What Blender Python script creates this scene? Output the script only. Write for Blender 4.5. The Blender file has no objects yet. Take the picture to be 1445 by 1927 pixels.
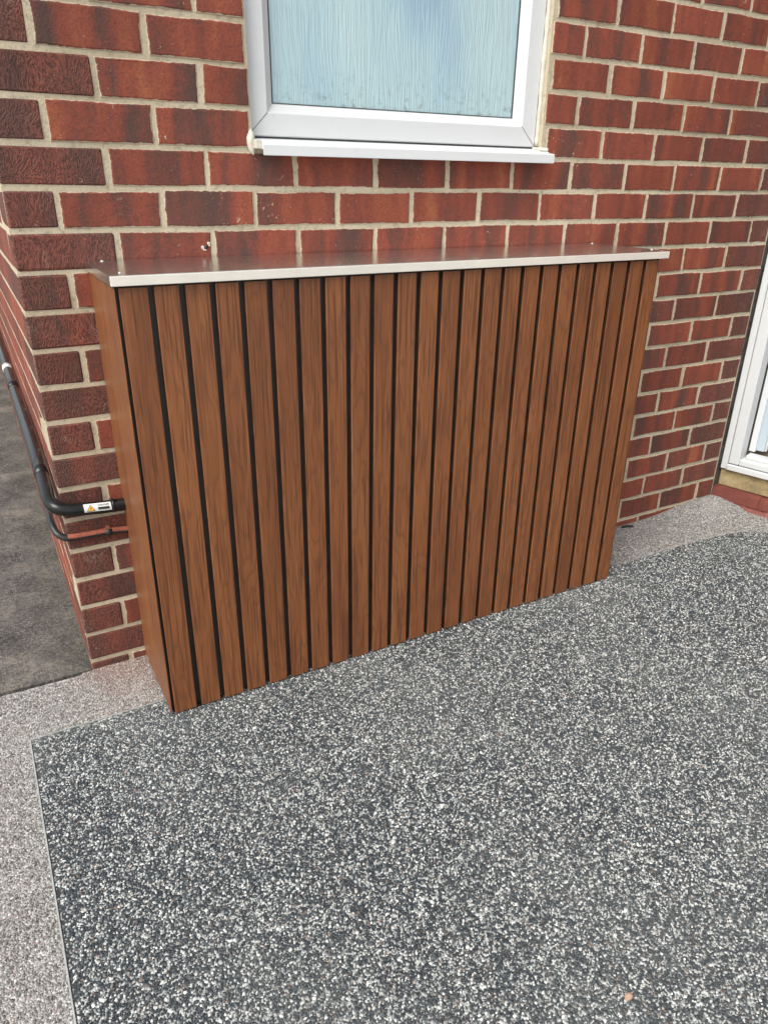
import bpy, bmesh, math, random
import numpy as np
from mathutils import Vector, Matrix
random.seed(7)
R = math.radians
scene = bpy.context.scene
COL = scene.collection

# ------------------------------------------------------------------ camera
cam_d = bpy.data.cameras.new("camera")
cam = bpy.data.objects.new("camera", cam_d); COL.objects.link(cam)
cam_d.sensor_fit = 'HORIZONTAL'; cam_d.sensor_width = 36.0
cam_d.lens = 36.0 * 1364.2 / 1445.0
cam_d.clip_start = 0.05; cam_d.clip_end = 400
_m = (Matrix.Rotation(-0.510821, 3, 'Z') @ Matrix.Rotation(-0.430688, 3, 'X') @ Matrix.Rotation(-0.0141804, 3, 'Y'))
_right, _fwd, _up = _m.col[0].copy(), _m.col[1].copy(), _m.col[2].copy()
_r = Matrix((_right, _up, -_fwd)).transposed().to_4x4()
cam.matrix_world = Matrix.Translation((-0.10316, -1.85236, 1.2685)) @ _r
scene.camera = cam

# ------------------------------------------------------------------ world, sun, exposure
SUN_EL, SUN_AZ = R(50), R(243)          # azimuth measured clockwise from +Y
world = bpy.data.worlds.new("World"); scene.world = world; world.use_nodes = True
nt = world.node_tree; nt.nodes.clear()
sky = nt.nodes.new('ShaderNodeTexSky'); sky.sky_type = 'NISHITA'; sky.sun_disc = False
sky.sun_elevation = SUN_EL; sky.sun_rotation = SUN_AZ
sky.air_density = 1.0; sky.dust_density = 3.0; sky.ozone_density = 1.0
hs = nt.nodes.new('ShaderNodeHueSaturation'); hs.inputs['Saturation'].default_value = 0.40
bg = nt.nodes.new('ShaderNodeBackground'); bg.inputs['Strength'].default_value = 0.14
wo = nt.nodes.new('ShaderNodeOutputWorld')
tn = nt.nodes.new('ShaderNodeMix'); tn.data_type = 'RGBA'; tn.blend_type = 'MULTIPLY'; tn.inputs[0].default_value = 1.0
tn.inputs[7].default_value = (0.955, 1.0, 0.985, 1)
nt.links.new(sky.outputs[0], hs.inputs['Color']); nt.links.new(hs.outputs[0], tn.inputs[6]); nt.links.new(tn.outputs[2], bg.inputs[0]); nt.links.new(bg.outputs[0], wo.inputs[0])
sun_d = bpy.data.lights.new("sun", 'SUN'); sun_d.energy = 1.3; sun_d.angle = R(38); sun_d.color = (1.0, 0.965, 0.88)
sun = bpy.data.objects.new("sun", sun_d); COL.objects.link(sun)
_s = Vector((math.sin(SUN_AZ) * math.cos(SUN_EL), math.cos(SUN_AZ) * math.cos(SUN_EL), math.sin(SUN_EL)))
sun.rotation_euler = _s.to_track_quat('Z', 'Y').to_euler()
sun.location = _s * 10
vs = scene.view_settings
vs.view_transform = 'Standard'; vs.look = 'None'; vs.exposure = 0.88; vs.gamma = 1.0; vs.use_curve_mapping = False
scene.render.engine = 'CYCLES'
scene.cycles.max_bounces = 8

# ------------------------------------------------------------------ node helpers
class NB:
    """small wrapper for building a material tree"""
    def __init__(s, name):
        s.m = bpy.data.materials.new(name); s.m.use_nodes = True
        s.t = s.m.node_tree; s.t.nodes.clear()
        s.out = s.t.nodes.new('ShaderNodeOutputMaterial')
        s.b = s.t.nodes.new('ShaderNodeBsdfPrincipled')
        s.t.links.new(s.b.outputs[0], s.out.inputs[0])
    def n(s, typ, **kw):
        nd = s.t.nodes.new('ShaderNode' + typ)
        for k, v in kw.items(): setattr(nd, k, v)
        return nd
    def put(s, sock, v):
        if isinstance(v, bpy.types.NodeSocket): s.t.links.new(v, sock)
        elif v is not None:
            if sock.type == 'RGBA' and len(v) == 3: v = (*v, 1)
            sock.default_value = v
    def math(s, op, a, b=None, c=None, clamp=False):
        nd = s.n('Math', operation=op, use_clamp=clamp)
        for i, v in enumerate((a, b, c)):
            if v is not None: s.put(nd.inputs[i], v)
        return nd.outputs[0]
    def xyz(s):
        sp = s.n('SeparateXYZ'); s.put(sp.inputs[0], s.n('NewGeometry').outputs['Position']); return sp.outputs
    def vec(s, x, y=0.0, z=0.0):
        c = s.n('CombineXYZ')
        for i, v in enumerate((x, y, z)): s.put(c.inputs[i], v)
        return c.outputs[0]
    def noise(s, v, scale=1.0, detail=2.0, rough=0.5, dist=0.0, dims='3D', col=False):
        nd = s.n('TexNoise', noise_dimensions=dims)
        s.put(nd.inputs['Vector'], v); s.put(nd.inputs['Scale'], scale); s.put(nd.inputs['Detail'], detail)
        s.put(nd.inputs['Roughness'], rough); s.put(nd.inputs['Distortion'], dist)
        return nd.outputs['Color' if col else 'Fac']
    def vor(s, v, scale, feature='F1', dims='3D', rnd=1.0):
        nd = s.n('TexVoronoi', feature=feature, voronoi_dimensions=dims)
        s.put(nd.inputs['Vector'], v); s.put(nd.inputs['Scale'], scale); s.put(nd.inputs['Randomness'], rnd)
        return nd.outputs
    def ramp(s, f, stops, interp='LINEAR'):
        nd = s.n('ValToRGB'); cr = nd.color_ramp; cr.interpolation = interp
        while len(cr.elements) < len(stops): cr.elements.new(0.5)
        for e, (p, c) in zip(cr.elements, stops):
            e.position = p; e.color = (*c, 1) if not isinstance(c, (int, float)) else (c, c, c, 1)
        s.put(nd.inputs[0], f); return nd.outputs[0]
    def mix(s, f, a, b, mode='MIX'):
        nd = s.n('Mix', data_type='RGBA', blend_type=mode)
        s.put(nd.inputs[0], f); s.put(nd.inputs[6], a); s.put(nd.inputs[7], b); return nd.outputs[2]
    def maprange(s, f, a, b, c=0.0, d=1.0):
        nd = s.n('MapRange'); nd.clamp = True
        for i, v in enumerate((f, a, b, c, d)): s.put(nd.inputs[i], v)
        return nd.outputs[0]
    def bump(s, h, strength=0.5, dist=0.002, normal=None):
        nd = s.n('Bump'); s.put(nd.inputs['Height'], h); s.put(nd.inputs['Strength'], strength); s.put(nd.inputs['Distance'], dist)
        if normal is not None: s.put(nd.inputs['Normal'], normal)
        return nd.outputs[0]
    def attr(s, name):
        return s.n('Attribute', attribute_name=name).outputs
    def fin(s, color=None, rough=None, metal=None, normal=None, spec=None, **kw):
        for k, v in (('Base Color', color), ('Roughness', rough), ('Metallic', metal), ('Normal', normal), ('Specular IOR Level', spec)):
            if v is not None: s.put(s.b.inputs[k], v)
        for k, v in kw.items(): s.put(s.b.inputs[k], v)
        return s.m

M = {}
# ---- brick: red drag-faced stretchers with dark vertical bands; "rustic" quoin faces with combed pits
def mat_brick():
    b = NB('brick_clay'); x, y, z = b.xyz()
    seed = b.attr('seed')['Fac']; rus = b.attr('rustic')['Fac']
    h = b.math('ADD', x, y)
    so = b.math('MULTIPLY', seed, 71.3)
    wob = b.noise(b.vec(h, so, z), 14, 2)
    hh = b.math('ADD', h, b.math('MULTIPLY', wob, 0.035))
    band = b.noise(b.vec(b.math('MULTIPLY', hh, 16.0), b.math('MULTIPLY', z, 1.8), so), 1.0, 2.5, 0.55)
    band = b.math('ADD', band, b.math('MULTIPLY', b.math('SUBTRACT', seed, 0.5), 0.07))
    grit = b.noise(b.vec(h, so, z), 210, 4, 0.75)
    mid = b.noise(b.vec(h, so, z), 45, 3, 0.6)
    bandg = b.math('ADD', band, b.math('MULTIPLY', b.math('SUBTRACT', mid, 0.5), 0.16))
    bandg = b.math('ADD', bandg, b.math('MULTIPLY', b.math('SUBTRACT', grit, 0.5), 0.42))
    c1 = b.ramp(bandg, [(0.27, (0.090, 0.045, 0.036)), (0.39, (0.136, 0.048, 0.035)), (0.48, (0.202, 0.051, 0.033)), (0.60, (0.255, 0.062, 0.034)), (0.76, (0.320, 0.098, 0.044))])
    # rustic face: warped combed texture
    wv = b.noise(b.vec(h, so, z), 9, 1.5, col=True)
    sub = b.n('VectorMath', operation='MULTIPLY_ADD'); b.put(sub.inputs[0], wv); sub.inputs[1].default_value = (0.09, 0.0, 0.09); b.put(sub.inputs[2], b.vec(h, so, z))
    sp = b.n('SeparateXYZ'); b.put(sp.inputs[0], sub.outputs[0])
    comb = b.noise(b.vec(b.math('MULTIPLY', sp.outputs[0], 330), so, b.math('MULTIPLY', sp.outputs[2], 140)), 1.0, 2.0, 0.6)
    pit = b.maprange(comb, 0.42, 0.54)
    c2a = b.mix(b.maprange(band, 0.38, 0.62), (0.125, 0.053, 0.042), (0.215, 0.064, 0.043))
    c2 = b.mix(pit, b.mix(0.58, c2a, (0.026, 0.014, 0.012)), c2a)
    pale = b.maprange(b.noise(b.vec(h, so, z), 11, 2), 0.62, 0.78)
    c2 = b.mix(b.math('MULTIPLY', b.math('MULTIPLY', pale, pit), 0.45), c2, (0.36, 0.27, 0.2))
    col = b.mix(rus, c1, c2)
    col = b.mix(b.maprange(grit, 0.30, 0.5, 0.38, 0.0), col, (0.035, 0.018, 0.016))
    # small pale flecks and lime smears
    fl = b.maprange(b.noise(b.vec(h, so, z), 120, 2, 0.6), 0.66, 0.72)
    patch = b.maprange(b.noise(b.vec(h, so, z), 16, 2), 0.52, 0.70)
    col = b.mix(b.math('MULTIPLY', b.math('MULTIPLY', fl, patch), 0.75), col, (0.55, 0.42, 0.32))
    rim = b.attr('rim')['Fac']
    rn = b.noise(b.vec(h, so, z), 75, 3, 0.6)
    rm = b.maprange(b.math('ADD', rim, b.math('MULTIPLY', b.math('SUBTRACT', rn, 0.5), 1.7)), 0.50, 0.72)
    rm = b.math('MULTIPLY', rm, b.maprange(rim, 0.02, 0.12))
    col = b.mix(b.math('MULTIPLY', rm, 0.9), col, (0.50, 0.42, 0.31))
    br = b.math('ADD', 0.86, b.math('MULTIPLY', b.math('FRACT', b.math('MULTIPLY', seed, 13.7)), 0.26))
    col = b.mix(1.0, col, b.vec(br, br, br), 'MULTIPLY')
    hgt = b.math('ADD', b.math('MULTIPLY', grit, 0.5), b.math('MULTIPLY', mid, 0.6))
    hgt2 = b.math('ADD', b.math('MULTIPLY', comb, 1.5), b.math('MULTIPLY', grit, 0.3))
    hg = b.n('Mix', data_type='FLOAT'); b.put(hg.inputs[0], rus); b.put(hg.inputs[2], hgt); b.put(hg.inputs[3], hgt2)
    return b.fin(col, b.math('ADD', 0.62, b.math('MULTIPLY', grit, 0.25)), normal=b.bump(hg.outputs[0], 0.75, 0.0035), spec=0.35)
M['brick'] = mat_brick()

def mat_mortar():
    b = NB('mortar'); p = b.n('NewGeometry').outputs['Position']
    big = b.noise(p, 3.0, 3); f = b.noise(p, 60, 4, 0.65); g = b.noise(p, 420, 2)
    c = b.ramp(big, [(0.3, (0.42, 0.350, 0.245)), (0.55, (0.56, 0.475, 0.345)), (0.75, (0.65, 0.565, 0.43))])
    c = b.mix(b.maprange(f, 0.32, 0.48, 0.45, 0.0), c, (0.17, 0.13, 0.10))
    c = b.mix(b.maprange(g, 0.35, 0.6, 0.18, 0.0), c, (0.25, 0.20, 0.15))
    h = b.math('ADD', f, b.math('MULTIPLY', g, 0.4))
    return b.fin(c, 0.92, normal=b.bump(h, 0.8, 0.003), spec=0.2)
M['mortar'] = mat_mortar()

def mat_wood():
    b = NB('wood_effect_slat'); x, y, z = b.xyz()
    rnd = b.math('MULTIPLY', b.n('ObjectInfo').outputs['Random'], 37.0)
    h = b.math('ADD', x, y)
    zz = b.math('ADD', z, rnd)
    warp = b.noise(b.vec(b.math('MULTIPLY', h, 13), b.math('MULTIPLY', zz, 2.1), rnd), 1.0, 2.0, 0.5)
    warp2 = b.noise(b.vec(b.math('MULTIPLY', h, 60), b.math('MULTIPLY', zz, 7.0), rnd), 1.0, 2.0, 0.5)
    t = b.math('ADD', b.math('MULTIPLY', h, 46.0), b.math('ADD', b.math('MULTIPLY', warp, 13.0), b.math('MULTIPLY', warp2, 1.3)))
    ring = b.math('ABSOLUTE', b.math('SUBTRACT', b.math('FRACT', t), 0.5))            # 0..0.5 growth rings
    fib = b.noise(b.vec(b.math('MULTIPLY', h, 480), b.math('MULTIPLY', zz, 9), rnd), 1.0, 3.0, 0.6)
    pore = b.noise(b.vec(b.math('MULTIPLY', h, 230), b.math('MULTIPLY', zz, 4.5), rnd), 1.0, 2.0, 0.6)
    broad = b.noise(b.vec(b.math('MULTIPLY', h, 9), b.math('MULTIPLY', zz, 1.4), rnd), 1.0, 3.0, 0.5)
    c = b.ramp(broad, [(0.3, (0.180, 0.058, 0.020)), (0.5, (0.240, 0.081, 0.027)), (0.72, (0.290, 0.104, 0.036))])
    c = b.mix(b.maprange(ring, 0.0, 0.20, 0.46, 0.0), c, (0.105, 0.038, 0.015))
    c = b.mix(b.maprange(pore, 0.38, 0.48, 0.72, 0.0), c, (0.080, 0.026, 0.010))
    c = b.mix(b.maprange(fib, 0.35, 0.62, 0.35, 0.0), c, (0.12, 0.048, 0.023))
    c = b.mix(b.maprange(fib, 0.55, 0.75, 0.0, 0.28), c, (0.36, 0.18, 0.09))
    tv = b.math('ADD', 0.95, b.math('MULTIPLY', b.math('FRACT', b.math('MULTIPLY', rnd, 3.1)), 0.11))
    c = b.mix(1.0, c, b.vec(tv, tv, tv), 'MULTIPLY')
    hgt = b.math('ADD', b.math('MULTIPLY', pore, 0.8), b.math('MULTIPLY', ring, 0.5))
    return b.fin(c, b.math('ADD', 0.36, b.math('MULTIPLY', fib, 0.16)), normal=b.bump(hgt, 0.22, 0.0012), spec=0.42)
M['wood'] = mat_wood()

def mat_simple(name, col, rough=0.5, metal=0.0, var=0.12, scale=20.0, bump=0.0, bscale=200.0, spec=0.5):
    b = NB(name); p = b.n('NewGeometry').outputs['Position']
    n = b.noise(p, scale, 4, 0.6)
    lo = tuple(c * (1 - var) for c in col); hi = tuple(min(1, c * (1 + var)) for c in col)
    c = b.ramp(n, [(0.3, lo), (0.7, hi)])
    nm = b.bump(b.noise(p, bscale, 3), bump, 0.002) if bump else None
    return b.fin(c, b.math('ADD', rough - 0.06, b.math('MULTIPLY', n, 0.12)), metal, nm, spec)
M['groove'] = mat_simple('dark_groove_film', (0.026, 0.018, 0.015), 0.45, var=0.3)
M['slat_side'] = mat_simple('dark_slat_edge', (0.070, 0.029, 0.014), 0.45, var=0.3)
M['black_plastic'] = mat_simple('black_plastic', (0.010, 0.010, 0.0105), 0.24, var=0.25, scale=60, spec=0.38)
M['black_cable'] = mat_simple('black_cable', (0.022, 0.021, 0.021), 0.42, var=0.3, scale=70, bump=0.1, bscale=150)
M['clay_dust'] = mat_simple('red_dusty_upper', (0.30, 0.085, 0.05), 0.8, var=0.3, scale=60, bump=0.3)
M['sealant'] = mat_simple('cream_sealant', (0.58, 0.54, 0.46), 0.55, var=0.14, scale=40, bump=0.25, bscale=90)
M['gasket'] = mat_simple('dark_gasket', (0.05, 0.055, 0.055), 0.5)
M['stone_sill'] = None
M['interior'] = mat_simple('interior_paint', (0.62, 0.62, 0.60), 0.7, var=0.04)
M['int_floor'] = mat_simple('interior_floor', (0.36, 0.28, 0.19), 0.5, var=0.15, scale=30)
M['gap'] = mat_simple('dark_corner_gap', (0.055, 0.047, 0.042), 0.9, var=0.5, scale=50, bump=0.7, bscale=120)
M['white_print'] = mat_simple('label_white', (0.66, 0.66, 0.66), 0.4, var=0.03)
M['yellow_print'] = mat_simple('label_yellow', (0.85, 0.42, 0.05), 0.4, var=0.04)
M['black_print'] = mat_simple('label_black', (0.02, 0.02, 0.02), 0.5)
M['twig'] = mat_simple('twig_bark', (0.035, 0.026, 0.02), 0.8, var=0.4, scale=80, bump=0.5)
M['pebble'] = mat_simple('pink_stone', (0.40, 0.26, 0.18), 0.6, var=0.3, scale=150, bump=0.4)
M['leaf'] = mat_simple('dead_leaf', (0.22, 0.13, 0.055), 0.7, var=0.35, scale=90, bump=0.4)
M['lime'] = mat_simple('lime_chip', (0.62, 0.56, 0.48), 0.9, var=0.2, scale=120, bump=0.5)

def mat_pvc(name='white_pvc', col=(0.64, 0.645, 0.65)):
    b = NB(name); p = b.n('NewGeometry').outputs['Position']
    n = b.noise(p, 7, 4, 0.6); f = b.noise(p, 90, 3, 0.6)
    c = b.mix(b.maprange(n, 0.5, 0.75, 0.0, 0.16), col, tuple(v * 0.8 for v in col))
    c = b.mix(b.maprange(f, 0.64, 0.75, 0.0, 0.3), c, (0.5, 0.47, 0.42))
    return b.fin(c, b.math('ADD', 0.26, b.math('MULTIPLY', n, 0.16)), spec=0.45, normal=b.bump(n, 0.04, 0.01))
M['pvc'] = mat_pvc()
M['door_pvc'] = mat_pvc('sky_tinted_door_pvc', (0.46, 0.52, 0.58))  # sky reflection on the door leaf put into its blue-grey colour

def mat_steel():
    b = NB('brushed_steel'); x, y, z = b.xyz()
    br = b.noise(b.vec(b.math('MULTIPLY', x, 5), b.math('MULTIPLY', y, 900), b.math('MULTIPLY', z, 900)), 1.0, 3, 0.6)
    sm = b.noise(b.vec(x, y, z), 7, 3)
    c = b.mix(b.maprange(sm, 0.4, 0.7, 0.0, 0.4), (0.74, 0.73, 0.73), (0.64, 0.63, 0.63))
    spot = b.maprange(b.noise(b.vec(x, y, z), 55, 4, 0.7), 0.55, 0.68)
    c = b.mix(b.math('MULTIPLY', spot, 0.12), c, (0.48, 0.46, 0.44))
    rough = b.math('ADD', b.math('ADD', 0.14, b.math('MULTIPLY', spot, 0.05)), b.math('ADD', b.math('MULTIPLY', br, 0.10), b.math('MULTIPLY', sm, 0.06)))
    return b.fin(c, rough, 1.0, b.bump(br, 0.05, 0.0006))
M['steel'] = mat_steel()
M['lip'] = mat_simple('lip_painted_reflection', (0.80, 0.75, 0.67), 0.32, metal=0.25, var=0.07, scale=6)  # bright reflection on the lid's front put into this cream colour

def mat_pane():
    b = NB('obscure_glass'); x, y, z = b.xyz()
    w = b.noise(b.vec(b.math('MULTIPLY', x, 16), 0.0, b.math('MULTIPLY', z, 3)), 1.0, 2.0)
    xx = b.math('ADD', x, b.math('MULTIPLY', w, 0.035))
    st = b.noise(b.vec(b.math('MULTIPLY', xx, 42), 0.0, b.math('MULTIPLY', z, 1.5)), 1.0, 2, 0.5)
    st2 = b.noise(b.vec(b.math('MULTIPLY', xx, 320), 3.0, b.math('MULTIPLY', z, 16)), 1.0, 2, 0.5)
    line = b.math('ABSOLUTE', b.math('SUBTRACT', b.math('FRACT', b.math('MULTIPLY', st, 11.0)), 0.5))
    hgt = b.math('ADD', b.math('MULTIPLY', line, 1.0), b.math('MULTIPLY', st2, 0.8))
    big = b.noise(b.vec(b.math('MULTIPLY', x, 5.0), 1.0, b.math('MULTIPLY', z, 1.3)), 1.0, 2.0)
    c = b.ramp(big, [(0.30, (0.27, 0.39, 0.53)), (0.44, (0.385, 0.535, 0.585)), (0.66, (0.44, 0.58, 0.605))])
    c = b.mix(b.maprange(line, 0.0, 0.20, 0.22, 0.0), c, (0.22, 0.32, 0.36))
    c = b.mix(b.maprange(st2, 0.55, 0.75, 0.0, 0.15), c, (0.55, 0.68, 0.72))
    # grime along the lower edge of the pane
    low = b.maprange(z, 1.44, 1.53, 1.0, 0.0)
    sp = b.maprange(b.noise(b.vec(x, 0.0, z), 45, 4, 0.7), 0.52, 0.66)
    c = b.mix(b.math('MULTIPLY', b.math('MULTIPLY', low, sp), 0.55), c, (0.16, 0.19, 0.17))
    return b.fin(c, 0.16, normal=b.bump(hgt, 0.6, 0.0018), spec=0.6, **{'Coat Weight': 0.3, 'Coat Roughness': 0.06})
M['pane'] = mat_pane()

def mat_resin(name, scale, stops, gapc, thr_amt=0.25, big=0.74, bigc=((0.5, (0.4, 0.4, 0.38)), (1.0, (0.72, 0.71, 0.67))), special=None):
    """resin-bound stone chips of two sizes: fine cells, with larger chips lying among them"""
    b = NB(name); x, y, z = b.xyz()
    p0 = b.vec(x, y, 0.0)
    w = b.noise(p0, scale * 0.8, 2, 0.5, col=True)
    vm = b.n('VectorMath', operation='MULTIPLY_ADD'); b.put(vm.inputs[0], w); k = 0.38 / scale; vm.inputs[1].default_value = (k, k, 0); b.put(vm.inputs[2], p0)
    vo = b.vor(vm.outputs[0], scale, 'F1', '2D', 1.0)
    edge = b.vor(vm.outputs[0], scale, 'DISTANCE_TO_EDGE', '2D', 1.0)['Distance']
    sep = b.n('SeparateColor'); b.put(sep.inputs[0], vo['Color'])
    s2 = scale * 0.60
    vo2 = b.vor(vm.outputs[0], s2, 'F1', '2D', 1.0)
    edge2 = b.vor(vm.outputs[0], s2, 'DISTANCE_TO_EDGE', '2D', 1.0)['Distance']
    sep2 = b.n('SeparateColor'); b.put(sep2.inputs[0], vo2['Color'])
    lowf = b.noise(p0, 30, 4, 0.65); lowf2 = b.noise(p0, 2.2, 3, 0.55)
    sh = b.math('ADD', b.math('MULTIPLY', b.math('SUBTRACT', lowf, 0.5), thr_amt * 2.2), b.math('MULTIPLY', b.math('SUBTRACT', lowf2, 0.5), thr_amt * 2.0))
    c = b.ramp(b.math('ADD', sep.outputs[0], sh), stops)
    tint = b.math('ADD', 0.72, b.math('MULTIPLY', sep.outputs[1], 0.5))
    c = b.mix(1.0, c, b.vec(tint, tint, tint), 'MULTIPLY')
    c = b.mix(b.maprange(sep.outputs[2], 0.86, 1.0, 0.0, 0.35), c, (0.26, 0.21, 0.17))
    c = b.mix(b.maprange(edge, 0.0, 0.13, 0.8, 0.0), c, gapc)
    bm_ = b.math('MULTIPLY', b.maprange(b.math('ADD', sep2.outputs[0], sh), big, big + 0.02), b.maprange(edge2, 0.06, 0.16))
    cb_ = b.ramp(sep2.outputs[1], list(bigc))
    c = b.mix(bm_, c, cb_)
    fine = b.noise(p0, scale * 4, 2)
    c = b.mix(b.maprange(fine, 0.3, 0.55, 0.25, 0.0), c, gapc)
    if special: c = special(b, c, x, y, p0)
    hgt = b.math('ADD', b.math('MULTIPLY', b.maprange(edge, 0.0, 0.3), 0.6), b.math('MULTIPLY', sep.outputs[2], 0.5))
    hgt = b.math('ADD', hgt, b.math('MULTIPLY', bm_, 0.5))
    rough = b.math('ADD', 0.32, b.math('MULTIPLY', sep.outputs[1], 0.3))
    return b.fin(c, rough, normal=b.bump(hgt, 0.55, 0.5 / scale), spec=0.5)
def dark_special(b, c, x, y, p0):
    d = b.maprange(b.noise(p0, 1.7, 4, 0.6), 0.48, 0.72, 0.0, 0.26)      # dusty, trodden patches
    c = b.mix(d, c, (0.34, 0.34, 0.32))
    rd = b.maprange(b.noise(b.vec(x, y, 4.0), 38, 2), 0.745, 0.77, 0.0, 0.5)
    return b.mix(rd, c, (0.27, 0.13, 0.10))
M['resin_dark'] = mat_resin('dark_resin_gravel', 270.0, [(0.48, (0.031, 0.039, 0.045)), (0.64, (0.050, 0.060, 0.066)), (0.69, (0.18, 0.19, 0.19)), (0.84, (0.42, 0.425, 0.41)), (1.0, (0.70, 0.70, 0.67))], (0.020, 0.023, 0.027), 0.10, 0.77, ((0.0, (0.30, 0.31, 0.30)), (0.5, (0.55, 0.55, 0.53)), (1.0, (0.80, 0.80, 0.76))), special=dark_special)
def pale_special(b, c, x, y, p0):
    near = b.math('MULTIPLY', b.maprange(y, -0.30, -0.03), b.maprange(x, 0.75, 0.05))
    nz = b.maprange(b.noise(p0, 9, 4, 0.65), 0.30, 0.56)
    inr = b.maprange(x, -0.10, 0.05)
    c = b.mix(b.math('MULTIPLY', b.math('MULTIPLY', b.math('MULTIPLY', near, nz), inr), 0.50), c, (0.24, 0.115, 0.085))   # redder in patches towards the wall
    d = b.maprange(b.noise(p0, 5, 4, 0.6), 0.52, 0.72, 0.0, 0.25)
    c = b.mix(d, c, (0.19, 0.17, 0.155))
    bl = b.maprange(b.noise(b.vec(x, y, 2.0), 7, 4, 0.6), 0.56, 0.70, 0.0, 0.35)
    return b.mix(bl, c, (0.46, 0.43, 0.40))
M['resin_pale'] = mat_resin('pale_resin_gravel', 330.0, [(0.05, (0.11, 0.098, 0.092)), (0.30, (0.27, 0.250, 0.235)), (0.60, (0.42, 0.394, 0.372)), (1.0, (0.68, 0.65, 0.62))], (0.075, 0.066, 0.060), 0.10, 0.80, ((0.0, (0.30, 0.26, 0.23)), (0.6, (0.5, 0.47, 0.44)), (1.0, (0.74, 0.71, 0.67))), special=pale_special)

def mat_concrete():
    b = NB('old_concrete'); x, y, z = b.xyz(); p = b.vec(x, y, 0.0)
    a = b.noise(p, 5.5, 6, 0.65); m = b.noise(p, 30, 6, 0.75); g = b.noise(p, 170, 4, 0.8)
    c = b.ramp(a, [(0.34, (0.036, 0.033, 0.032)), (0.45, (0.074, 0.068, 0.065)), (0.54, (0.122, 0.112, 0.105)), (0.68, (0.230, 0.196, 0.165))])
    c = b.mix(b.maprange(m, 0.36, 0.52, 0.65, 0.0), c, (0.036, 0.032, 0.030))
    c = b.mix(b.maprange(g, 0.54, 0.68, 0.0, 0.75), c, (0.33, 0.30, 0.275))
    c = b.mix(b.maprange(g, 0.30, 0.44, 0.6, 0.0), c, (0.03, 0.027, 0.025))
    g2 = b.noise(p, 80, 4, 0.8)
    c = b.mix(b.maprange(g2, 0.53, 0.64, 0.0, 0.55), c, (0.27, 0.25, 0.23))
    c = b.mix(b.maprange(g2, 0.36, 0.46, 0.65, 0.0), c, (0.026, 0.024, 0.023))
    vo = b.vor(p, 150, 'F1', '2D'); sc = b.n('SeparateColor'); b.put(sc.inputs[0], vo['Color'])
    agg = b.math('MULTIPLY', b.maprange(sc.outputs[0], 0.66, 0.74), b.maprange(vo['Distance'], 0.25, 0.45, 1.0, 0.0))
    agg = b.math('MULTIPLY', agg, b.maprange(b.noise(p, 12, 3), 0.36, 0.60))
    c = b.mix(b.math('MULTIPLY', agg, 0.35), c, (0.42, 0.39, 0.36))
    edge = b.math('MULTIPLY', b.maprange(x, -0.14, -0.01), b.maprange(b.noise(p, 30, 4), 0.42, 0.6))
    c = b.mix(b.math('MULTIPLY', edge, 0.5), c, (0.085, 0.076, 0.052))       # grime and moss along the wall
    c = b.mix(1.0, c, (0.95, 0.93, 0.91), 'MULTIPLY')
    h = b.math('ADD', b.math('MULTIPLY', m, 1.0), b.math('MULTIPLY', g, 0.35))
    return b.fin(c, 0.85, normal=b.bump(h, 0.9, 0.006), spec=0.3)
M['concrete'] = mat_concrete()
M['soil'] = mat_simple('dark_soil', (0.03, 0.025, 0.02), 0.95, var=0.4, scale=60, bump=0.7)
def mat_far():
    b = NB('far_paving'); x, y, z = b.xyz(); p = b.vec(x, y, 0.0)
    n = b.noise(p, 0.6, 4); m = b.noise(p, 9, 4)
    c = b.ramp(n, [(0.3, (0.30, 0.28, 0.25)), (0.7, (0.44, 0.41, 0.37))])
    return b.fin(b.mix(b.maprange(m, 0.3, 0.6, 0.3, 0.0), c, (0.2, 0.18, 0.16)), 0.85)
M['far'] = mat_far()
def mat_sandstone():
    b = NB('tan_sill_stone'); p = b.n('NewGeometry').outputs['Position']
    a = b.noise(p, 16, 4, 0.6); m = b.noise(p, 190, 4, 0.7)
    c = b.ramp(a, [(0.32, (0.22, 0.175, 0.10)), (0.52, (0.40, 0.30, 0.155)), (0.72, (0.50, 0.40, 0.24))])
    c = b.mix(b.maprange(m, 0.36, 0.5, 0.6, 0.0), c, (0.15, 0.11, 0.06))
    return b.fin(c, 0.85, normal=b.bump(m, 0.8, 0.004), spec=0.25)
M['stone_sill'] = mat_sandstone()
def mat_redpaint():
    b = NB('red_masonry_paint'); p = b.n('NewGeometry').outputs['Position']
    a = b.noise(p, 12, 4, 0.6); m = b.noise(p, 70, 4, 0.7)
    c = b.ramp(a, [(0.32, (0.155, 0.045, 0.038)), (0.70, (0.235, 0.068, 0.050))])
    c = b.mix(b.maprange(m, 0.62, 0.76, 0.0, 0.5), c, (0.36, 0.17, 0.14))
    c = b.mix(b.maprange(m, 0.28, 0.40, 0.6, 0.0), c, (0.07, 0.03, 0.028))
    return b.fin(c, 0.6, normal=b.bump(m, 0.4, 0.003), spec=0.4)
M['red_paint'] = mat_redpaint()
M['alu'] = mat_simple('aluminium_trim', (0.42, 0.42, 0.41), 0.5, metal=0.25, var=0.2, scale=60)

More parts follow.
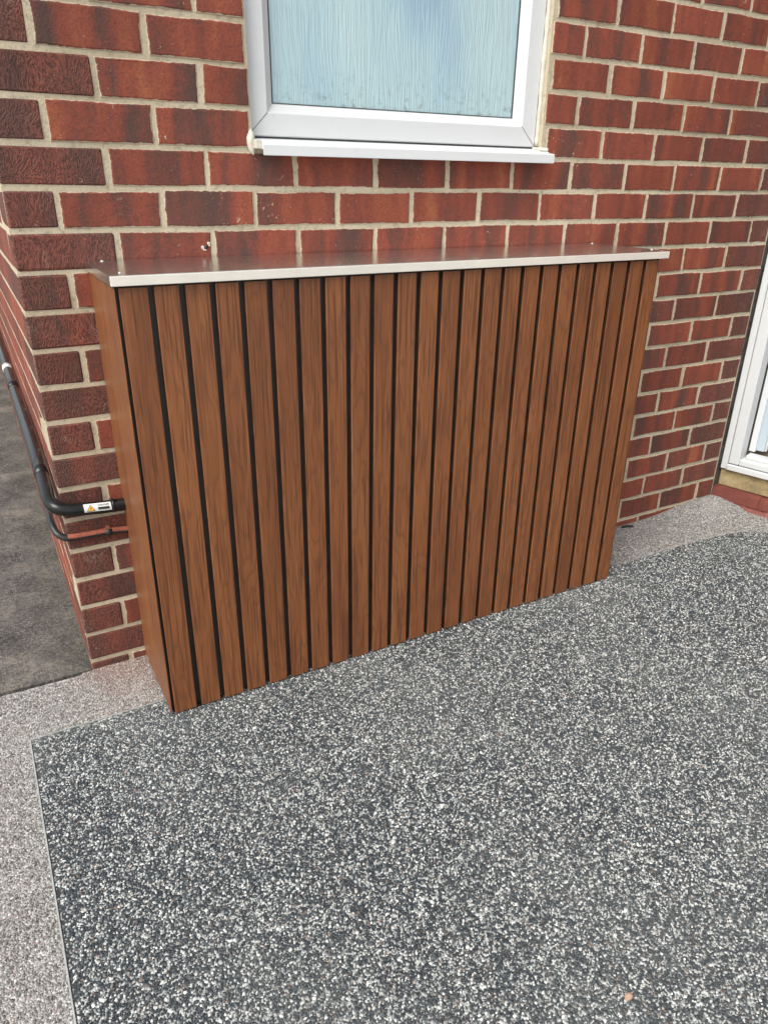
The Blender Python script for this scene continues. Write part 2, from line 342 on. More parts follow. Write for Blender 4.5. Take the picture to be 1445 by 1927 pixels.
# ------------------------------------------------------------------ object helpers
def link(name, mesh, mat=None, parent=None, loc=None):
    o = bpy.data.objects.new(name, mesh); COL.objects.link(o)
    if mat is not None and not mesh.materials:
        for mm in (mat if isinstance(mat, (list, tuple)) else [mat]): mesh.materials.append(mm)
    if parent is not None: o.parent = parent
    if loc is not None: o.location = loc
    return o
def empty(name, loc=(0, 0, 0), rz=0.0, parent=None):
    o = bpy.data.objects.new(name, None); COL.objects.link(o); o.location = loc; o.rotation_euler = (0, 0, rz)
    o.empty_display_size = 0.1
    if parent is not None: o.parent = parent
    return o
def tag(o, label=None, cat=None, group=None, kind=None):
    for k, v in (('label', label), ('category', cat), ('group', group), ('kind', kind)):
        if v: o[k] = v
    return o
def bm_mesh(bm, name, smooth=False):
    bmesh.ops.recalc_face_normals(bm, faces=bm.faces)
    me = bpy.data.meshes.new(name); bm.to_mesh(me); bm.free()
    if smooth: me.shade_smooth()
    return me
def add_box(bm, x0, x1, y0, y1, z0, z1):
    v = [bm.verts.new(p) for p in ((x0, y0, z0), (x1, y0, z0), (x1, y1, z0), (x0, y1, z0), (x0, y0, z1), (x1, y0, z1), (x1, y1, z1), (x0, y1, z1))]
    for f in ((0, 3, 2, 1), (4, 5, 6, 7), (0, 1, 5, 4), (1, 2, 6, 5), (2, 3, 7, 6), (3, 0, 4, 7)): bm.faces.new([v[i] for i in f])
    return v
def box_mesh(name, x0, x1, y0, y1, z0, z1, bevel=0.0, seg=1):
    bm = bmesh.new(); add_box(bm, x0, x1, y0, y1, z0, z1)
    if bevel: bmesh.ops.bevel(bm, geom=list(bm.edges), offset=bevel, segments=seg, affect='EDGES', profile=0.7)
    return bm_mesh(bm, name)
def box(name, b6, mat, parent=None, bevel=0.0, seg=1):
    return link(name, box_mesh(name, *b6, bevel=bevel, seg=seg), mat, parent)
def extrude_profile(name, prof, axis_from, axis_to, frame):
    """prof: list of 2D points; frame(t, a, b) -> 3D; swept from t0 to t1 with caps (t may depend on the profile point for mitres)"""
    bm = bmesh.new(); n = len(prof)
    A = [bm.verts.new(frame(axis_from(a, b) if callable(axis_from) else axis_from, a, b)) for a, b in prof]
    B = [bm.verts.new(frame(axis_to(a, b) if callable(axis_to) else axis_to, a, b)) for a, b in prof]
    for i in range(n):
        j = (i + 1) % n; bm.faces.new((A[i], A[j], B[j], B[i]))
    bm.faces.new(A[::-1]); bm.faces.new(B)
    return bm_mesh(bm, name)
def smooth_path(pts, seg=8):
    """Catmull-Rom through points"""
    P = [Vector(p) for p in pts]; P = [P[0] * 2 - P[1]] + P + [P[-1] * 2 - P[-2]]
    out = []
    for i in range(1, len(P) - 2):
        for k in range(seg):
            t = k / seg; a, b_, c, d = P[i - 1], P[i], P[i + 1], P[i + 2]
            out.append(0.5 * ((2 * b_) + (c - a) * t + (2 * a - 5 * b_ + 4 * c - d) * t * t + (3 * b_ - a - 3 * c + d) * t ** 3))
    out.append(P[-2]); return out
def tube_mesh(name, pts, r, sides=16, cap=True, arc=None):
    bm = bmesh.new(); rings = []
    n = len(pts); ref = None
    for i, p in enumerate(pts):
        p = Vector(p); t = (Vector(pts[min(i + 1, n - 1)]) - Vector(pts[max(i - 1, 0)])).normalized()
        if ref is None:
            ref = Vector((0, -1, 0)) if abs(t.y) < 0.9 else Vector((1, 0, 0))
        ref = (ref - t * ref.dot(t)).normalized(); bn = t.cross(ref)
        rr = r[i] if isinstance(r, (list, tuple)) else r
        rings.append([bm.verts.new(p + (ref * math.cos(a) + bn * math.sin(a)) * rr) for a in (2 * math.pi * k / sides for k in range(sides))])
    for a, b_ in zip(rings, rings[1:]):
        for k in range(sides): bm.faces.new((a[k], a[(k + 1) % sides], b_[(k + 1) % sides], b_[k]))
    if cap: bm.faces.new(rings[0][::-1]); bm.faces.new(rings[-1])
    return bm_mesh(bm, name, True)

# ------------------------------------------------------------------ ground
def flat_poly(name, pts, z, mat, thick=0.0):
    bm = bmesh.new(); vs_ = [bm.verts.new((x, y, z)) for x, y in pts]; f = bm.faces.new(vs_)
    bmesh.ops.recalc_face_normals(bm, faces=bm.faces)
    if f.normal.z < 0: bmesh.ops.reverse_faces(bm, faces=[f])
    if thick:
        r = bmesh.ops.extrude_edge_only(bm, edges=list(bm.edges))
        for v in r['geom']:
            if isinstance(v, bmesh.types.BMVert): v.co.z -= thick
    bmesh.ops.triangulate(bm, faces=[f_ for f_ in bm.faces if len(f_.verts) > 4])
    me = bpy.data.meshes.new(name); bm.to_mesh(me); bm.free()
    return link(name, me, mat)
rg = random.Random(3)
def ragged(pts, step=0.012, amp=0.004):
    out = []
    for (a, b_) in zip(pts, pts[1:]):
        L = math.dist(a, b_); n = max(1, int(L / step))
        for k in range(n):
            t = k / n; out.append((a[0] + (b_[0] - a[0]) * t + rg.uniform(-amp, amp), a[1] + (b_[1] - a[1]) * t + rg.uniform(-amp, amp)))
    out.append(pts[-1]); return out
g = flat_poly('ground', [(-60, -60), (60, -60), (60, 60), (-60, 60)], -0.030, M['far']); tag(g, kind='structure')
s_ = flat_poly('soil_bed', [(-1.2, -0.20), (0.02, -0.20), (0.02, 9), (-1.2, 9)], -0.022, M['soil']); tag(s_, kind='structure')
pale = flat_poly('pale_resin_border', ragged([(-1.2, -0.012), (-0.5, -0.006), (-0.235, -0.008), (-0.10, -0.010), (-0.03, -0.009)], 0.015, 0.0015) + [(0.0, 0.04), (2.75, 0.04), (3.6, -3.6), (3.6, -4.5), (-1.2, -4.5)], 0.0, M['resin_pale'], 0.028)
tag(pale, kind='structure')
DARK = [(-0.172, -3.6), (-0.175, -0.9), (-0.1775, -0.2315)]
back = ragged([(-0.1775, -0.2315), (0.1, -0.2320), (1.7, -0.236)], 0.05, 0.0015)[1:]
right_edge = ragged([(1.7, -0.236), (1.95, -0.248), (2.15, -0.249), (2.30, -0.256), (2.40, -0.272), (2.47, -0.300), (2.53, -0.345), (2.585, -0.42), (2.65, -0.60), (3.15, -2.2), (3.5, -3.6)], 0.009, 0.0055)[1:]
dark = flat_poly('dark_resin_patio', DARK + back + right_edge, 0.004, M['resin_dark'], 0.02); tag(dark, kind='structure')
conc = flat_poly('concrete_path', ragged([(-1.2, 0.004), (-0.6, 0.0), (-0.235, 0.002), (-0.12, -0.002), (-0.045, -0.002), (-0.004, -0.003)], 0.012, 0.0016) + [(0.015, 0.02), (0.015, 9), (-1.2, 9)], 0.004, M['concrete'], 0.03)
tag(conc, kind='structure')
def ramp_z(x, y):
    t = np.clip((x - 2.08) / 0.46, 0, 1); q = np.clip((y + 0.20) / 0.19, 0, 1); k = t * t * (3 - 2 * t) * q * q * (3 - 2 * q)
    return -0.004 + 0.032 * k
# the pale surface is ramped up a little into the corner by the door
bm = bmesh.new(); gx, gy = 26, 14; gv = {}
for i in range(gx + 1):
    for j in range(gy + 1):
        x = 2.02 + 0.60 * i / gx; y = 0.03 - 0.26 * j / gy
        gv[i, j] = bm.verts.new((x, y, float(ramp_z(x, y)) + rg.uniform(-.0003, .0003)))
for i in range(gx):
    for j in range(gy): bm.faces.new((gv[i, j], gv[i, j + 1], gv[i + 1, j + 1], gv[i + 1, j]))
fil = link('pale_resin_ramp', bm_mesh(bm, 'pale_resin_ramp', True), M['resin_pale']); tag(fil, kind='structure')
# loose-looking stone chips bonded in the surface: real little stones, far too many to count
def chip_mat(name, stops, dust, warmc, special=None):
    b = NB(name); x, y, z = b.xyz(); p0 = b.vec(x, y, 0.0)
    sd = b.attr('seed')['Fac']
    c = b.ramp(sd, stops)
    r2 = b.math('FRACT', b.math('MULTIPLY', sd, 977.0)); r3 = b.math('FRACT', b.math('MULTIPLY', sd, 3391.0))
    t = b.math('ADD', 0.74, b.math('MULTIPLY', r2, 0.5)); c = b.mix(1.0, c, b.vec(t, t, t), 'MULTIPLY')
    c = b.mix(b.maprange(r3, 0.93, 0.97, 0.0, 0.6), c, warmc)
    d = b.maprange(b.noise(p0, 1.9, 4, 0.6), 0.47, 0.72, 0.0, 0.24)
    c = b.mix(d, c, dust)
    f = b.noise(b.vec(x, y, z), 700, 2)
    c = b.mix(b.maprange(f, 0.35, 0.6, 0.3, 0.0), c, tuple(v * 0.25 for v in dust))
    if special: c = special(b, c, x, y, p0)
    return b.fin(c, b.math('ADD', 0.36, b.math('MULTIPLY', r2, 0.25)), spec=0.45)
def chips(name, region, spacing, size, height, zbase, mat, seed, label, cat):
    rng = np.random.default_rng(seed)
    reg = np.array(region); lo, hi = reg.min(0), reg.max(0)
    gx, gy = np.meshgrid(np.arange(lo[0], hi[0], spacing), np.arange(lo[1], hi[1], spacing))
    p = np.c_[gx.ravel(), gy.ravel()]; p = p + rng.uniform(-0.55, 0.55, p.shape) * spacing
    ins = np.zeros(len(p), bool)
    for (x0, y0), (x1, y1) in zip(reg, np.roll(reg, -1, 0)):
        cr = ((y0 > p[:, 1]) != (y1 > p[:, 1]))
        with np.errstate(divide='ignore', invalid='ignore'):
            xi = (x1 - x0) * (p[:, 1] - y0) / (y1 - y0) + x0
        ins ^= cr & (p[:, 0] < xi)
    p = p[ins]; n = len(p); K = 5
    if callable(zbase): zbase = zbase(p[:, 0], p[:, 1])[:, None]
    else: zbase = np.full((n, 1), zbase)
    rad = size * np.exp(rng.normal(0, 0.27, n)); asp = rng.uniform(0.62, 1.0, n); rot = rng.uniform(0, 2 * np.pi, n)
    ang = (np.arange(K) / K * 2 * np.pi)[None, :] + rng.uniform(-0.35, 0.35, (n, K))
    rr = rad[:, None] * rng.uniform(0.82, 1.15, (n, K))
    lx, ly = rr * np.cos(ang), rr * np.sin(ang) * asp[:, None]
    cr, sr = np.cos(rot)[:, None], np.sin(rot)[:, None]
    X, Y = lx * cr - ly * sr, lx * sr + ly * cr
    h = height * rng.uniform(0.35, 1.25, n); tx, ty = rng.normal(0, 0.16, n), rng.normal(0, 0.16, n)
    co = np.zeros((n, 2 * K, 3), np.float32)
    co[:, :K, 0] = p[:, :1] + X; co[:, :K, 1] = p[:, 1:] + Y; co[:, :K, 2] = zbase - 0.0004
    sc = rng.uniform(0.55, 0.74, (n, 1))
    co[:, K:, 0] = p[:, :1] + X * sc; co[:, K:, 1] = p[:, 1:] + Y * sc
    co[:, K:, 2] = np.maximum(zbase + 0.0003, zbase + h[:, None] + tx[:, None] * X + ty[:, None] * Y)
    base = (np.arange(n) * 2 * K)[:, None]
    side = np.array([[k, (k + 1) % K, K + (k + 1) % K, K + k] for k in range(K)]).ravel()
    loops = np.concatenate([base + side[None, :], base + (K + np.arange(K))[None, :]], 1).ravel().astype(np.int32)
    tot = np.tile(np.array([4] * K + [K]), n).astype(np.int32); start = np.concatenate([[0], np.cumsum(tot)[:-1]]).astype(np.int32)
    me = bpy.data.meshes.new(name)
    me.vertices.add(n * 2 * K); me.vertices.foreach_set('co', co.ravel())
    me.loops.add(len(loops)); me.loops.foreach_set('vertex_index', loops)
    me.polygons.add(len(tot)); me.polygons.foreach_set('loop_start', start); me.polygons.foreach_set('loop_total', tot)
    me.update(calc_edges=True)
    a = me.attributes.new('seed', 'FLOAT', 'FACE'); a.data.foreach_set('value', np.repeat(rng.random(n), K + 1).astype(np.float32))
    o = link(name, me, mat); tag(o, label, cat, kind='stuff'); print(name, n)
    return o
M['chips_dark'] = chip_mat('dark_patio_chips', [(0.0, (0.021, 0.027, 0.035)), (0.50, (0.037, 0.046, 0.057)), (0.66, (0.056, 0.066, 0.076)), (0.71, (0.24, 0.246, 0.246)), (0.85, (0.46, 0.462, 0.45)), (1.0, (0.70, 0.69, 0.66))], (0.26, 0.265, 0.25), (0.24, 0.15, 0.11))
M['chips_pale'] = chip_mat('pale_border_chips', [(0.0, (0.070, 0.066, 0.063)), (0.20, (0.155, 0.146, 0.138)), (0.60, (0.32, 0.303, 0.288)), (1.0, (0.60, 0.575, 0.55))], (0.29, 0.275, 0.262), (0.30, 0.17, 0.13), special=pale_special)
chips('dark_gravel', [(-0.168, -0.240), (1.7, -0.243), (2.15, -0.256), (2.30, -0.264), (2.40, -0.280), (2.47, -0.308), (2.53, -0.352), (2.585, -0.43), (2.60, -0.58), (1.85, -1.18), (1.05, -1.78), (0.35, -1.62), (-0.165, -1.28)], 0.0044, 0.0028, 0.0021, 0.004, M['chips_dark'], 5,
      'speckled charcoal and white stone chips bonded in the dark patio', 'gravel')
chips('pale_gravel', [(-0.50, -0.022), (-0.235, -0.020), (-0.10, -0.026), (-0.03, -0.022), (0.0, -0.004), (0.147, -0.004), (0.147, -0.226), (-0.184, -0.226), (-0.181, -1.35), (-0.50, -1.35)], 0.0042, 0.0027, 0.0017, 0.0, M['chips_pale'], 6,
      'fine pale grey stone chips along the left border of patio', 'gravel')
chips('pale_gravel', [(1.67, -0.004), (2.585, -0.004), (2.60, -0.05), (2.66, -0.26), (2.60, -0.40), (2.54, -0.335), (2.475, -0.290), (2.40, -0.262), (2.30, -0.246), (2.15, -0.239), (1.95, -0.238), (1.67, -0.227)], 0.0044, 0.0028, 0.0017, lambda x, y: np.maximum(0.0, ramp_z(x, y)), M['chips_pale'], 8,
      'fine pale grey stone chips between cover box and door step', 'gravel')
# thin pale edging strip between the dark and pale stone
tr = empty('edging_strip', (-0.1775, -0.2315, 0)); tag(tr, 'thin pale aluminium edging strip around the corner of dark gravel patio', 'edging')
def strip(a, b_, w, z0, z1):
    a, b_ = Vector((*a, 0)), Vector((*b_, 0)); d = (b_ - a).normalized(); nrm = Vector((-d.y, d.x, 0)) * w / 2
    bm = bmesh.new(); q = [a + nrm, b_ + nrm, b_ - nrm, a - nrm]; o0 = Vector((-0.1775, -0.2315, 0))
    lo = [bm.verts.new(p - o0 + Vector((0, 0, z0))) for p in q]; hi = [bm.verts.new(p - o0 + Vector((0, 0, z1))) for p in q]
    bm.faces.new(hi); bm.faces.new(lo[::-1])
    for i in range(4): bm.faces.new((lo[i], lo[(i + 1) % 4], hi[(i + 1) % 4], hi[i]))
    return link('strip', bm_mesh(bm, 'strip'), M['alu'], tr)
strip((-0.1800, -0.2295), (-0.1745, -3.6), 0.0030, -0.01, 0.0068)
strip((-0.1780, -0.2295), (0.142, -0.2300), 0.0022, -0.01, 0.0055)

# ------------------------------------------------------------------ house: brick wall with window, door corner
house = empty('brick_house', (0, 0, 0))
tag(house, 'red brick house wall with pale mortar joints and dark textured corner bricks', 'house')
Z0, CH, JT = 1.242, 0.0868, 0.0105         # bed joint J0, course height, joint
WX0, WX1, WZ0, WZ1 = 0.557, 1.450, 1.333, 2.35   # window opening
XEND = 2.575
def pbox(bm, *a): add_box(bm, *a)
bm = bmesh.new(); MR = 0.0035
TOPZ = 5.2
add_box(bm, 0.0007, WX0 + 0.004, MR, 0.25, -0.06, TOPZ)
add_box(bm, WX0 + 0.004, WX1 - 0.004, MR, 0.25, -0.06, WZ0 - 0.002)
add_box(bm, WX0 + 0.004, WX1 - 0.004, MR, 0.25, WZ1, TOPZ)
add_box(bm, WX1 - 0.004, XEND + 0.004, MR, 0.25, -0.06, TOPZ)
add_box(bm, 0.0007, 0.25, 0.25, 7.0, -0.06, TOPZ)
wall = link('wall', bm_mesh(bm, 'wall'), M['mortar'], house)

rb = random.Random(11)
def brick_bm(bm, x0, x1, z0, z1, yf, depth, corner=False):
    """front-facing brick, front at y=yf; irregular arrises"""
    J = lambda a: rb.uniform(-a, a)
    lay = bm.verts.layers.float.get('rim') or bm.verts.layers.float.new('rim')
    e, ins = 0.0017, 0.0042
    L = x1 - x0
    pts = []
    nb = 4 if L > 0.16 else 3
    for k in range(nb): pts.append((x0 + L * k / (nb - 1), z0))
    pts.append((x1, (z0 + z1) / 2))
    for k in range(nb): pts.append((x1 - L * k / (nb - 1), z1))
    pts.append((x0, (z0 + z1) / 2))
    pts = [(px + J(e), pz + J(e)) for px, pz in pts]
    cx, cz = (x0 + x1) / 2, (z0 + z1) / 2
    yy = yf + J(0.0011)
    r0 = [bm.verts.new((px, yf + depth, pz)) for px, pz in pts]
    r1 = [bm.verts.new((px, yy + 0.0022, pz)) for px, pz in pts]
    r2 = []
    for px, pz in pts:
        r2.append(bm.verts.new((px - math.copysign(min(ins, abs(px - cx)), px - cx) if abs(px - cx) > L * 0.4 else px, yy + J(0.0006), pz - math.copysign(ins, pz - cz) if abs(pz - cz) > 0.01 else pz)))
    for v in r0 + r1: v[lay] = 1.0
    n = len(pts); fs = []
    for a, b_ in ((r0, r1), (r1, r2)):
        for k in range(n): fs.append(bm.faces.new((a[k], a[(k + 1) % n], b_[(k + 1) % n], b_[k])))
    fs.append(bm.faces.new(r2))
    return fs
def corner_bm(bm, lx, ly, z0, z1):
    v0 = len(bm.verts)
    vs_ = add_box(bm, 0.0 + rb.uniform(-.0010, .0006), lx, 0.0 + rb.uniform(-.0015, .0015), ly, z0, z1)
    es = [e for e in bm.edges if e.verts[0] in vs_ and e.verts[1] in vs_]
    r = bmesh.ops.bevel(bm, geom=es, offset=0.0042, segments=1, affect='EDGES')
    for f in r['faces']:
        pass
    for v in set(v for f in bm.faces for v in f.verts if v.index == -1 or True):
        if rb.random() < 0.7: v.co += Vector((rb.uniform(-.0011, .0011), rb.uniform(-.0011, .0011), rb.uniform(-.0013, .0013)))
def set_attr(me, seed, rustic):
    for nm, val in (('seed', seed), ('rustic', rustic)):
        a = me.attributes.new(nm, 'FLOAT', 'FACE')
        if isinstance(val, (list, tuple)): a.data.foreach_set('value', val)
        else: a.data.foreach_set('value', [val] * len(me.polygons))
def cut(a, b_, z):
    """parts of [a,b] outside the window opening at course height z"""
    if WZ0 < z < WZ1 and b_ > WX0 and a < WX1:
        out = []
        if a < WX0 - 0.02: out.append((a, WX0))
        if b_ > WX1 + 0.02: out.append((WX1, b_))
        return out
    return [(a, b_)]
stuff_bm = bmesh.new(); stuff_seed = []; stuff_rus = []
def stuff_add(fs, seed, rus):
    stuff_seed.extend([seed] * len(fs)); stuff_rus.extend([rus] * len(fs))
def front_visible(x0, x1, z0, z1):
    if z0 > 1.86: return False
    if x0 > 0.45 and x1 < 1.75 and z1 < 1.03: return False       # behind the cover box
    if x0 > 0.26 and x1 < 1.45 and z1 < 1.075: return False
    return True
NB_BRICK = 0
for c in range(-15, 46):
    zb = Z0 + CH * c + JT / 2; zt = zb + CH - JT; zm = (zb + zt) / 2
    even = c % 2 == 0
    # corner brick
    lx, ly = (0.2147, 0.1025) if even else (0.1022, 0.215)
    if zb < 1.86:
        bm = bmesh.new(); corner_bm(bm, lx, ly, zb, zt)
        me = bm_mesh(bm, 'brick'); set_attr(me, rb.random(), 1.0)
        link('brick', me, M['brick'], wall); NB_BRICK += 1
    else:
        n0 = len(stuff_bm.faces); add_box(stuff_bm, 0, lx, 0, ly, zb, zt); stuff_add([0] * (len(stuff_bm.faces) - n0), rb.random(), 1.0)
    # front bricks
    xs = (0.220 if even else 0.1075)
    while xs < XEND - 0.05:
        a = xs + JT / 2; b_ = xs + 0.225 - JT / 2; last = False
        if b_ > XEND - 0.02: b_ = XEND + rb.uniform(-0.006, 0.004); last = True
        xs += 0.225
        a += rb.uniform(-.002, .002); b_ += rb.uniform(-.002, .002)
        for (p, q) in cut(a, b_, zm):
            seed = rb.random(); rus = 1.0 if last else 0.0
            zj0, zj1 = zb + rb.uniform(-.0012, .0012), zt + rb.uniform(-.0012, .0012)
            if front_visible(p, q, zb, zt):
                bm = bmesh.new(); brick_bm(bm, p, q, zj0, zj1, 0.0, 0.03)
                me = bm_mesh(bm, 'brick'); set_attr(me, seed, rus * 0.85)
                link('brick', me, M['brick'], wall); NB_BRICK += 1
            else:
                fs = brick_bm(stuff_bm, p, q, zj0, zj1, 0.0, 0.03); stuff_add(fs, seed, rus)
    # side bricks (the face that runs back along the passage)
    ys = 0.1075 if even else 0.220
    k = 0
    while ys < 6.8:
        a = ys + JT / 2; b_ = ys + 0.225 - JT / 2; ys += 0.225; k += 1
        seed = rb.random()
        tgt = stuff_bm
        near = k <= 3 and zb < 1.15
        bm = bmesh.new() if near else stuff_bm
        n0 = len(bm.faces)
        xo = rb.uniform(-.0008, .0004)
        v = add_box(bm, xo, 0.03, a, b_, zb, zt)
        for vv in v[0::4] + v[3::4]: vv.co.z += rb.uniform(-.001, .001)
        if near:
            bmesh.ops.bevel(bm, geom=list(bm.edges), offset=0.002, segments=1, affect='EDGES')
            me = bm_mesh(bm, 'brick'); set_attr(me, seed, 0.0)
            link('brick', me, M['brick'], wall); NB_BRICK += 1
        else: stuff_add([0] * 6, seed, 0.0)
bmesh.ops.recalc_face_normals(stuff_bm, faces=stuff_bm.faces)
me = bpy.data.meshes.new('brickwork'); stuff_bm.to_mesh(me); stuff_bm.free(); set_attr(me, stuff_seed, stuff_rus)
o = link('brickwork', me, M['brick'], wall); o['kind'] = 'stuff'
print('bricks', NB_BRICK)
# small lime chips round an old fixing hole above the box
o = empty('plug_hole', (0.427, -0.001, 1.110), parent=wall)
bm = bmesh.new()
for (dx, dz, s) in ((-0.009, 0.002, 0.0045), (-0.006, -0.003, 0.003), (0.007, 0.011, 0.004), (0.009, 0.006, 0.0025), (-0.002, -0.004, 0.002)):
    r = bmesh.ops.create_icosphere(bm, subdivisions=1, radius=s)
    for v in r['verts']: v.co = Vector((v.co.x * 1.2, v.co.y * 0.5, v.co.z)) + Vector((dx + rb.uniform(-.001, .001), rb.uniform(-.001, .001), dz))
link('lime_chips', bm_mesh(bm, 'lime_chips'), M['lime'], o)
link('hole', tube_mesh('hole', [(0, 0.002, 0.003), (0, -0.0015, 0.003)], 0.0045, 10), M['groove'], o)

# ------------------------------------------------------------------ window
YF = 0.025
win = empty('window', (0.0, 0.0, 0.0), parent=house)
fx0, fx1, fz0, fz1 = 0.560, 1.4385, 1.3600, WZ1 - 0.002
# frame profile (a = distance in from the outer edge, d = depth behind YF)
prof = [(0.0, 0.05), (0.0, 0.0025), (0.0025, 0.0), (0.050, 0.0), (0.053, 0.0018), (0.0535, 0.006), (0.071, 0.019), (0.0735, 0.026), (0.0735, 0.05)]
def frame_piece(side):
    if side == 'bottom': return extrude_profile('rail', prof, lambda a, d: fx0 + a, lambda a, d: fx1 - a, lambda t, a, d: (t, YF + d, fz0 + a))
    if side == 'top': return extrude_profile('rail', prof, lambda a, d: fx0 + a, lambda a, d: fx1 - a, lambda t, a, d: (t, YF + d, fz1 - a))
    if side == 'left': return extrude_profile('jamb', prof, lambda a, d: fz0 + a, lambda a, d: fz1 - a, lambda t, a, d: (fx0 + a, YF + d, t))
    return extrude_profile('jamb', prof, lambda a, d: fz0 + a, lambda a, d: fz1 - a, lambda t, a, d: (fx1 - a, YF + d, t))
for side in ('bottom', 'top', 'left', 'right'):
    o = link('frame_rail' if side in ('bottom', 'top') else 'frame_jamb', frame_piece(side), M['pvc'], win)
# hairline mitre seams
for sx, cx in ((1, fx0), (-1, fx1)):
    pts = [(cx + sx * 0.002, YF - 0.0002, fz0 + 0.002), (cx + sx * 0.0515, YF - 0.0002, fz0 + 0.0515)]
    link('mitre_seam', tube_mesh('mitre_seam', pts, 0.0007, 6), M['gasket'], win)
box('pane', (fx0 + 0.072, fx1 - 0.072, YF + 0.0235, YF + 0.048, fz0 + 0.072, fz1 - 0.072), M['pane'], win)
for nm, b6 in (('gasket', (fx0 + 0.0730, fx0 + 0.0752, YF + 0.0215, YF + 0.0265, fz0 + 0.0730, fz1 - 0.073)), ('gasket', (fx1 - 0.0765, fx1 - 0.0730, YF + 0.0215, YF + 0.0265, fz0 + 0.0730, fz1 - 0.073)), ('gasket', (fx0 + 0.0754, fx1 - 0.0767, YF + 0.0215, YF + 0.0265, fz0 + 0.0732, fz0 + 0.0748))):
    box(nm, b6, M['gasket'], win)
# dark joint under the frame, then the sill with its stepped nose
box('joint', (fx0 + 0.002, fx1 - 0.002, YF + 0.004, YF + 0.03, 1.3555, 1.3598), M['gasket'], win)
sp_ = [(0.05, 1.3550), (0.022, 1.3550), (0.0165, 1.3535), (0.006, 1.3520), (0.004, 1.3485), (-0.016, 1.3470), (-0.018, 1.3440), (-0.0385, 1.3418), (-0.0420, 1.3390), (-0.0425, 1.3175), (-0.0395, 1.3165), (-0.0385, 1.3300), (-0.002, 1.3330), (0.05, 1.3335)]
sill = link('sill', extrude_profile('sill', sp_, 0.5725, 1.4600, lambda t, a, d: (t, a, d)), M['pvc'], win)
box('sill_end', (0.5585, 0.5723, -0.030, 0.020, 1.3305, 1.3505), M['sealant'], win, 0.002)
box('sill_end_cap', (1.4602, 1.4625, -0.0420, -0.004, 1.3180, 1.3400), M['pvc'], win, 0.0008)
# cream sealant beads: right reveal and lump at the left end of the sill
def bead(pts, r, name='sealant_bead'):
    P = smooth_path(pts, 6); rr = [r * rb.uniform(0.85, 1.18) for _ in P]
    return link(name, tube_mesh(name, P, rr, 8), M['sealant'], win)
bead([(1.4435, 0.0235, 1.362), (1.4440, 0.0225, 1.45), (1.4432, 0.023, 1.56), (1.4440, 0.0225, 1.68), (1.4436, 0.023, 1.8), (1.444, 0.023, 2.3)], 0.0068)
bead([(1.425, 0.016, 1.3545), (1.444, 0.008, 1.3545), (1.455, -0.004, 1.3530), (1.462, -0.010, 1.3515)], 0.0050)
link('sealant_lump', tube_mesh('sealant_lump', smooth_path([(0.5590, 0.004, 1.372), (0.5570, -0.002, 1.362), (0.5555, -0.004, 1.350), (0.5550, -0.004, 1.338), (0.5575, -0.005, 1.326), (0.5605, -0.004, 1.318)], 3), [0.003, 0.0045, 0.006, 0.0075, 0.009, 0.0098, 0.0102, 0.0098, 0.0092, 0.0085, 0.008, 0.0072, 0.0065, 0.005, 0.0035, 0.002], 10), M['sealant'], win)
bead([(0.5575, 0.022, 1.36), (0.558, 0.022, 1.7), (0.5575, 0.022, 2.3)], 0.005)

# ------------------------------------------------------------------ door corner (the wall turns towards the viewer)
DA = math.atan2(-0.96, 0.28)           # local +x runs along the door wall towards the viewer, local +y goes indoors
dr = empty('door', (2.603, 0.004, 0.0), DA, parent=house)
def dbox(nm, b6, mat, par=dr, bev=0.0, seg=1): return box(nm, b6, mat, par, bev, seg)
DZ0 = 0.152; DW = 1.02; DT = 2.15
# frame: nose strip, main jamb, stepped inner stop
dbox('frame_jamb', (0.0, 0.026, 0.0, 0.07, DZ0, DT), M['pvc'], bev=0.002)
dbox('frame_jamb', (0.0285, 0.070, -0.004, 0.07, DZ0 + 0.030, DT), M['pvc'], bev=0.003)
dbox('frame_jamb', (DW - 0.07, DW, 0.0, 0.07, DZ0, DT), M['pvc'], bev=0.003)
dbox('frame_head', (0.0, DW, -0.001, 0.071, DT + 0.001, DT + 0.07), M['pvc'], bev=0.003)
dbox('threshold', (0.0265, DW - 0.072, -0.010, 0.07, DZ0, DZ0 + 0.026), M['pvc'], bev=0.003)
dbox('threshold_step', (0.0705, DW - 0.072, -0.002, 0.07, DZ0 + 0.0285, DZ0 + 0.056), M['pvc'], bev=0.004)
dbox('threshold_step', (0.0845, DW - 0.072, 0.024, 0.07, DZ0 + 0.0565, DZ0 + 0.074), M['pvc'], bev=0.003)
dbox('threshold_gasket', (0.0290, DW - 0.074, 0.002, 0.06, DZ0 + 0.0262, DZ0 + 0.0283), M['gasket'])
# leaf, swung indoors: runs along local +y from the jamb
lf = empty('door_leaf', (0.080, 0.085, 0.0), R(4), parent=dr)
dbox('leaf_body', (0.0, 0.052, 0.0, 0.86, DZ0 + 0.082, DT - 0.03), M['door_pvc'], lf, 0.003)
dbox('leaf_edge_strip', (-0.006, 0.020, -0.012, -0.0006, DZ0 + 0.078, DT - 0.03), M['pvc'], lf, 0.002)
dbox('bottom_rail', (0.0525, 0.060, 0.002, 0.85, DZ0 + 0.084, DZ0 + 0.145), M['pvc'], lf, 0.003)
dbox('bead_moulding', (0.0525, 0.062, 0.10, 0.76, DZ0 + 0.190, DZ0 + 0.210), M['pvc'], lf, 0.004)
dbox('bead_moulding', (0.0525, 0.062, 0.10, 0.12, DZ0 + 0.212, 1.0), M['pvc'], lf, 0.004)
